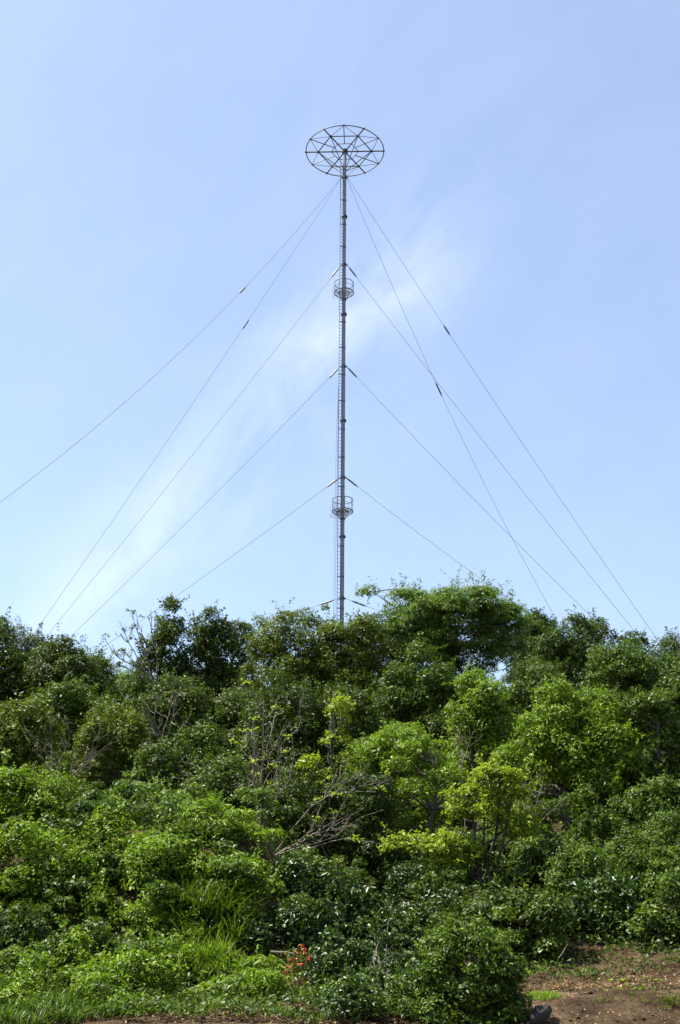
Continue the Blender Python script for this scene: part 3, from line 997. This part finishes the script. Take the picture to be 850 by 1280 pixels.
# ------------------------------------------------------------------ grasses, flowers and litter
def grass_arrays(P, H, Wd, rng, lean=.5, tone=None):
    """curved tapering blades: 7 points, 5 triangles each"""
    n = len(P)
    az = rng.uniform(0, 2 * math.pi, n)
    d = np.stack([np.cos(az), np.sin(az), np.zeros(n)], -1)
    s = np.stack([-np.sin(az), np.cos(az), np.zeros(n)], -1)
    h = (H if not np.isscalar(H) else np.full((n, 1), H)) * rng.uniform(.55, 1.25, n)[:, None]
    ln = lean * rng.uniform(.3, 1.5, n)[:, None]
    up = np.array([[0, 0, 1.0]])
    V = np.empty((n, 7, 3))
    for k, t in enumerate((0, .4, .75, 1)):
        c = P + up * h * (t - .35 * ln * t * t) + d * h * ln * t * t
        w = Wd * (1 - t) ** .6 * .5 if t < 1 else 0
        if k < 3:
            V[:, 2 * k] = c + s * w
            V[:, 2 * k + 1] = c - s * w
        else:
            V[:, 6] = c
    b = np.arange(n)[:, None] * 7
    T = np.concatenate([b + np.array([f]) for f in ((0, 1, 3), (0, 3, 2), (2, 3, 5), (2, 5, 4), (4, 5, 6))])
    a = np.clip(rng.normal(.5, .22, n), 0, 1) if tone is None else tone
    return V.reshape(-1, 3), T, np.repeat(a, 7)


def scatter_disc(cx, cy, rx, ry, n, rng):
    a, r = rng.uniform(0, 2 * math.pi, n), np.sqrt(rng.uniform(0, 1, n))
    x, y = cx + rx * r * np.cos(a), cy + ry * r * np.sin(a)
    return np.stack([x, y, ground_z(x, y)], -1)


def tufts(P, rng, per=14, spread=.05):
    k = len(P) // per
    c = P[rng.randint(len(P), size=k)]
    Q = np.repeat(c, per, 0)
    Q[:, :2] += rng.normal(size=(len(Q), 2)) * spread
    return Q, np.repeat(rng.uniform(.45, 1.35, k), per)


def grass_clump(label, px, D, rx, ry, n, H, Wd, mat='bright', lean=.5, lift=None, name='grass_clump'):
    rng = rng_new()
    x = unproj(px, 1100, D).x
    base = np.array([x, D, gz(x, D)])
    P = scatter_disc(x, D, rx, ry, n, rng)
    if lift is not None:                                  # a mound: blades start on the mound's dome
        q = ((P[:, 0] - x) / rx) ** 2 + ((P[:, 1] - D) / ry) ** 2
        P[:, 2] += lift * np.sqrt(np.clip(1 - q, 0, 1)) * rng.uniform(.35, 1, n)
    P, sc = tufts(P, rng)
    sc *= .75 + .5 * (vnoise(P[:, 0], P[:, 1], 2.2, 9) * .5 + .5)
    V, T, A = grass_arrays(P, H * sc[:, None], Wd, rng, lean)
    o = link(name, tri_mesh(name, V - base, T, A), None, LM[mat])
    o.location = base
    return tag(o, label, 'grass', 'grass clumps on the slope')


grass_clump('clump of tall arching grass on the lower left slope', 265, slope_D(265, 1175), 1.0, .7, 1100, .75, .045, 'mid', 1.0, .55)
grass_clump('bright mounded grass below the tall arching grass', 258, slope_D(258, 1228), 1.2, .6, 3600, .45, .030, 'bright', .6, .55)
grass_clump('low grass along the bottom left corner', 30, 25.3, 2.5, 1.9, 8000, .30, .028, 'mid', .8, .10)
grass_clump('thin strip of grass at the bottom left of the dark earth', 215, 26.2, .8, .7, 1200, .22, .014, 'olive', .6)
grass_clump('small patch of vivid short grass beside the round bush', 672, 26.6, .32, .55, 1500, .10, .012, 'bright', .7)
grass_clump('dry straw tuft at the back of the soil bank', 740, 28.3, 1.5, .8, 1300, .13, .012, 'straw', 2.2)
grass_clump('dry brown grass hanging under the red flowers', 362, 28.0, .6, .5, 420, .38, .012, 'straw', 1.2, .2)

# leafy fern mound edge and broad-leaved herbs
shrub('ferny leaves hanging over the earth right of the bright grass mound', [(285, 345, 1195, 1255), (250, 300, 1215, 1260)], None, 'fern', over=dict(leaf=(.17, .05), clump=.26))
shrub('leafy weed over the bare earth left of the red flowers', [(318, 365, 1210, 1262)], None, 'small')


def herb(label, u, v, D, n, L, mat, group='broad leaved weeds', name='broadleaf_weed', h=.25):
    rng = rng_new()
    p = unproj(u, v, D)
    base = np.array([p.x, D, gz(p.x, D)])
    root = empty(name, base, label, 'weed', group)
    tb = Tubes()
    parts = []
    for k in range(n):
        a = k * 2.4 + rng.uniform(-.3, .3)
        rr, hh = rng.uniform(.3, 1) * L * 1.3, rng.uniform(.3, 1) * h
        tip = np.array([math.cos(a) * rr, math.sin(a) * rr, hh])
        tb.path([(0, 0, -.03), tuple(tip * np.array([.4, .4, .8])), tuple(tip)], [.008, .006, .004], 4)
        # a broad leaf of 8 points around a folded rib
        d = unit(np.array([math.cos(a), math.sin(a), rng.uniform(-.5, .1)]))
        s = unit(np.cross(d, [0, 0, 1.0]))
        u_ = np.cross(s, d)
        l = L * rng.uniform(.7, 1.2)
        prof = [(0, 0), (.15, .34), (.4, .46), (.7, .33), (1, 0)]
        rib = [tip + d * l * t for t, _ in prof]
        V = rib + [tip + d * l * t + s * l * w + u_ * l * w * .3 for t, w in prof[1:4]] + [tip + d * l * t - s * l * w + u_ * l * w * .3 for t, w in prof[1:4]]
        T = []
        for o_ in (5, 8):
            T += [(0, 1, o_), (1, 2, o_ + 1), (1, o_ + 1, o_), (2, 3, o_ + 2), (2, o_ + 2, o_ + 1), (3, 4, o_ + 2)]
        me = tri_mesh('leaf', np.array(V), np.array(T), np.full(11, rng.uniform(.2, 1)))
        link('leaf', me, root, LM[mat])
    tb.build('stem', LM['bright'], root)
    return root


herb('pale big leaved plant at the left edge above the bottom grass', 30, 1200, 28.6, 16, .26, 'feather', h=.9)
herb('leafy green weed in the middle of the soil bank shelf', 795, 1236, 26.2, 9, .14, 'bright', h=.16)
herb('small dark green weed beside the leafy one on the soil bank', 813, 1234, 26.4, 6, .10, 'gloss', h=.12)
herb('yellowing weed on the soil bank left of the leafy green one', 765, 1237, 26.3, 7, .11, 'lime', h=.08)
herb('silvery weed at the right edge of the soil bank', 842, 1229, 26.6, 7, .12, 'gloss', h=.14)
herb('weed at the back of the soil bank under the pale undersides', 816, 1222, 28, 6, .11, 'bright', h=.10)
herb('pale weed on the straw at the back of the soil bank', 772, 1219, 28.4, 7, .12, 'lime', h=.10)

# red flowering plant
rng = rng_new()
p = unproj(372, 1215, 28.6)
rb = np.array([p.x, 28.6, gz(p.x, 28.6)])
fl = empty('flowering_plant', rb, 'plant with small red flower heads beside the round glossy bush', 'flower')
tb = Tubes()
for k, (u, v) in enumerate(((377, 1182), (371, 1190), (382, 1192), (386, 1195), (365, 1199), (372, 1198), (362, 1209), (370, 1214), (357, 1215), (380, 1187), (368, 1204), (385, 1200), (376, 1206))):
    e = np.array(unproj(u, v, 28.3 + .3 * rng.rand())) - rb
    tb.path(limb_points((rng.normal() * .1, rng.normal() * .1, 0), e, rng, .06, 5), np.linspace(.010, .005, 7), 4)
    m = 13
    dv = unit(rng.normal(size=(m, 3)))
    V, T, A = leaf_arrays(e + dv * np.array([.06, .06, .03]), unit(dv + np.array([0, 0, .7])), .055, .035, rng, rng.uniform(0, 1, m))
    link('flower_head', tri_mesh('flower_head', V, T, A), fl, LM['red'])
tb.build('stem', LM['olive'], fl)
m = 260
P = rng.normal(size=(m, 3)) * np.array([.22, .15, .18]) + np.array([0, 0, .45])
V, T, A = leaf_arrays(P, unit(rng.normal(size=(m, 3)) + np.array([0, 0, 1])), .10, .045, rng, rng.uniform(0, 1, m))
link('foliage', tri_mesh('foliage', V, T, A), fl, LM['olive'])

# fallen branch left of the flowers
a, b = unproj(338, 1190, 28.9), unproj(368, 1193, 28.9)
fb = Tubes().path(limb_points(a, b, rng, .05, 6), np.linspace(.035, .025, 7), 7).build('fallen_branch', PALE)
tag(fb, 'short pale fallen branch poking out left of the red flowers', 'branch')
a, b = unproj(698, 1198, 29.8), unproj(710, 1180, 29.9)
fb = Tubes().path(limb_points(a, b, rng, .05, 6), np.linspace(.014, .008, 7), 6).build('dry_stick', PALE)
tag(fb, 'thin dry stick leaning up at the back of the soil bank', 'stick')

# the dark curved slab at the foot of the round bush
D = 24.1
o2 = [(u + 4, v) for u, v in ((648, 1285), (657, 1273), (662, 1263), (666, 1257), (684, 1257), (686, 1263), (682, 1272), (674, 1285))]
pts = [unproj(u, v, D) for u, v in o2]
cx = sum(p.x for p in pts) / len(pts)
ground_here = gz(cx, D)
c0 = np.array([cx, D, min(p.z for p in pts)])
V, T = [], []
n = len(pts)
for s, ins in ((-.06, .96), (-.045, 1.0), (.045, 1.0), (.06, .96)):
    m = np.mean([np.array(p) for p in pts], 0)
    for p in pts:
        q = m + (np.array(p) - m) * ins
        bend = .10 * ((q[2] - m[2]) / .3) ** 2
        V.append(q - c0 + np.array([0, s + bend, 0]))
for k in range(3):
    for i in range(n):
        j = (i + 1) % n
        T += [(k * n + i, k * n + j, (k + 1) * n + j), (k * n + i, (k + 1) * n + j, (k + 1) * n + i)]
for i in range(1, n - 1):
    T += [(0, i + 1, i), (3 * n, 3 * n + i, 3 * n + i + 1)]
SLAB = metal_mat('dark weathered slab', (.010, .009, .008), (.024, .020, .017), .0, .75)
sl = link('dark_slab', tri_mesh('dark_slab', np.array(V), np.array(T)), None, SLAB)
sl.location = c0
tag(sl, 'dark curved slab half buried at the foot of the big round bush', 'slab')

grass_clump('mossy olive strands hanging on the lip of the cut soil bank', 795, 24.8, 1.0, .3, 420, .14, .010, 'olive', 1.6)

# straw, twigs and roots on the soil (nobody could count them)
rng = rng_new()
n = 5200
x = rng.uniform(-6, 9.5, n)
y = rng.uniform(23, 31, n)
keep = rng.rand(n) < np.where(x > 3, np.where(y > 26.6, 1.0, .12), .7)
x, y = x[keep], y[keep]
n = len(x)
P = np.stack([x, y, ground_z(x, y) + rng.uniform(.0, .05, n)], -1)
dv = unit(rng.normal(size=(n, 3)) * np.array([1, 1, .28]))
L = rng.uniform(.05, .28, n)[:, None]
w = rng.uniform(.003, .010, n)[:, None]
sv = unit(np.cross(dv, rng.normal(size=(n, 3))))
tv = np.cross(dv, sv)
a, b = P - dv * L * .5, P + dv * L * .5
V = np.stack([a + sv * w, a - sv * w * .5 + tv * w, a - sv * w * .5 - tv * w, b + sv * w * .5], 1).reshape(-1, 3)
i = np.arange(n)[:, None] * 4
T = np.concatenate([i + np.array([f]) for f in ((0, 1, 3), (1, 2, 3), (2, 0, 3))])
st = link('straw_litter', tri_mesh('straw_litter', V, T, np.repeat(rng.uniform(0, 1, n), 4)), None, LM['straw'])
st['kind'] = 'stuff'
st['label'] = 'loose dry straw and twigs strewn over the bare soil'

# loose clods and small stones on the bare soil
rng = rng_new()
n = 1500
x = rng.uniform(-4.5, 10, n)
y = rng.uniform(23.2, 29.5, n)
keep = rng.rand(n) < np.where(x > 3, .9, .6)
x, y = x[keep], y[keep]
n = len(x)
r = rng.gamma(2.0, .012, n).clip(.008, .075)
octa = np.array([[1, 0, 0], [0, 1, 0], [-1, 0, 0], [0, -1, 0], [0, 0, .8], [0, 0, -.8]])
tri8 = np.array([[0, 1, 4], [1, 2, 4], [2, 3, 4], [3, 0, 4], [1, 0, 5], [2, 1, 5], [3, 2, 5], [0, 3, 5]])
V = octa[None] * r[:, None, None] * rng.uniform(.6, 1.35, (n, 6, 1))
a = rng.uniform(0, 6.28, n)
ca, sa = np.cos(a)[:, None], np.sin(a)[:, None]
V = np.stack([V[..., 0] * ca - V[..., 1] * sa, V[..., 0] * sa + V[..., 1] * ca, V[..., 2]], -1)
V += np.stack([x, y, ground_z(x, y) + r * .2], -1)[:, None, :]
T = tri8[None] + np.arange(n)[:, None, None] * 6
cl = link('soil_clods', tri_mesh('soil_clods', V.reshape(-1, 3), T.reshape(-1, 3)), None, SOIL)
cl['kind'] = 'stuff'
cl['label'] = 'loose clods and small stones lying on the bare soil'
# dead leaves along the back of the bank
n = 1500
x = rng.uniform(-4, 10, n)
y = 28.0 + rng.normal(size=n) * .8
y = np.where(x < 3, 24.6 + rng.normal(size=n) * .5, y)
P = np.stack([x, y, ground_z(x, y) + rng.uniform(.01, .05, n)], -1)
V, T, A = leaf_arrays(P, unit(rng.normal(size=(n, 3)) * .4 + np.array([0, 0, 1])), .08, .045, rng, rng.uniform(0, 1, n))
dl = link('dead_leaf_litter', tri_mesh('dead_leaf_litter', V, T, A), None, LM['straw'])
dl['kind'] = 'stuff'
dl['label'] = 'dead brown leaves scattered along the edge of the bare soil'

# leafy undergrowth that covers the slope between the shrubs
rng = rng_new()
n = 110000
y = 24.0 + 42 * rng.rand(n) ** 1.35
x = rng.uniform(-1, 1, n) * (y * .30 + 1.5)
bare_soil = (x > 3.4) & (y < 28.9 - .03 * (x - 4) + .35 * vnoise(x, y, 1.7, 15)) | (y < 23.7 + vnoise(x, y, .9, 5) * 1.6) & (x > -2.4)
x, y = x[~bare_soil], y[~bare_soil]
n = len(x)
lump = np.clip(vnoise(x, y, 1.9, 7) * .5 + .5 + .35 * vnoise(x, y, 4.3, 11), 0, 1.4)
P = np.stack([x, y, ground_z(x, y) + (.10 + .45 * lump ** 1.6) * rng.uniform(.15, 1, n) ** .7], -1)
V, T, A = leaf_arrays(P, unit(rng.normal(size=(n, 3)) * .75 + np.array([0, -.2, .8])), .105, .055, rng, np.clip(rng.normal(.35 + .2 * vnoise(x, y, .8, 13), .25, n), 0, 1), far=True)
ug = link('undergrowth', tri_mesh('undergrowth', V, T, A), None, LM['mid'])
ug['kind'] = 'stuff'
ug['label'] = 'low leafy undergrowth covering the slope between the shrubs'

# creepers and brambles heaped into mounds between the shrubs, one unbroken mass
rng = rng_new()
parts = []
for k in range(190):
    cy = 27.8 + 20 * rng.rand() ** 1.3
    cx = rng.uniform(-1, 1) * (cy * .29 + .8)
    if -.6 < cx < 3.6 and cy < 40 and rng.rand() < .75:
        continue
    if (cx > 2.6 and cy < 30.6) or (cx > -.2 and cy < 28.2) or (cx < -1 and cy < 28.6):
        continue
    br = rng.uniform(.6, 1.25) * (1 if cy > 33 else .75)
    bh = br * rng.uniform(.7, 1.25)
    tone0 = .45 + rng.uniform(-.25, .25)
    for q in range(int(8 * br * br) + 4):
        dd = unit(rng.normal(size=3))
        dd[2] = abs(dd[2])
        if dd[1] > .5:
            continue
        rc = rng.uniform(.16, .40)
        c0 = np.array([cx, cy, gz(cx, cy) + .1]) + dd * np.array([br, br * .9, bh]) * rng.uniform(.75, 1.12)
        m = int(1.1 * 2 * math.pi * rc * rc * .8 / (.12 * .062 * .5))
        dv = unit(rng.normal(size=(m, 3)))
        dv[:, 2] = np.where(dv[:, 2] < -.3, -dv[:, 2], dv[:, 2])
        P = c0 + dv * (rng.uniform(.35, 1.1, m) ** .6)[:, None] * np.array([rc, rc, rc * .75])
        parts.append(leaf_arrays(P, unit(dv * .6 + np.array([0, 0, .45]) + rng.normal(size=(m, 3)) * .5), .12, .062, rng, np.clip(rng.normal(tone0, .2, m), 0, 1), far=True))
V, T, A = merge(parts)
cv = link('creeper_cover', tri_mesh('creeper_cover', V, T, A), None, LM['mid'])
cv['kind'] = 'stuff'
cv['label'] = 'heaped creepers and brambles covering the slope between the shrubs'

# the depth of the wood behind the trees, one unbroken mass of foliage
rng = rng_new()
n = 42000
y = rng.uniform(62, 70, n)
x = rng.uniform(-26, 26, n)
P = np.stack([x, y, ground_z(x, y) + rng.uniform(0, 1, n) * (3.4 + 1.3 * vnoise(x, y, .5, 3))], -1)
V, T, A = leaf_arrays(P, unit(rng.normal(size=(n, 3)) + np.array([0, 0, .8])), .42, .24, rng, np.clip(rng.normal(.4, .25, n), 0, 1), far=True)
wd = link('woodland_foliage', tri_mesh('woodland_foliage', V, T, A), None, LM['dark'])
wd['kind'] = 'stuff'
wd['label'] = 'unbroken dark foliage of the wood behind the trees'
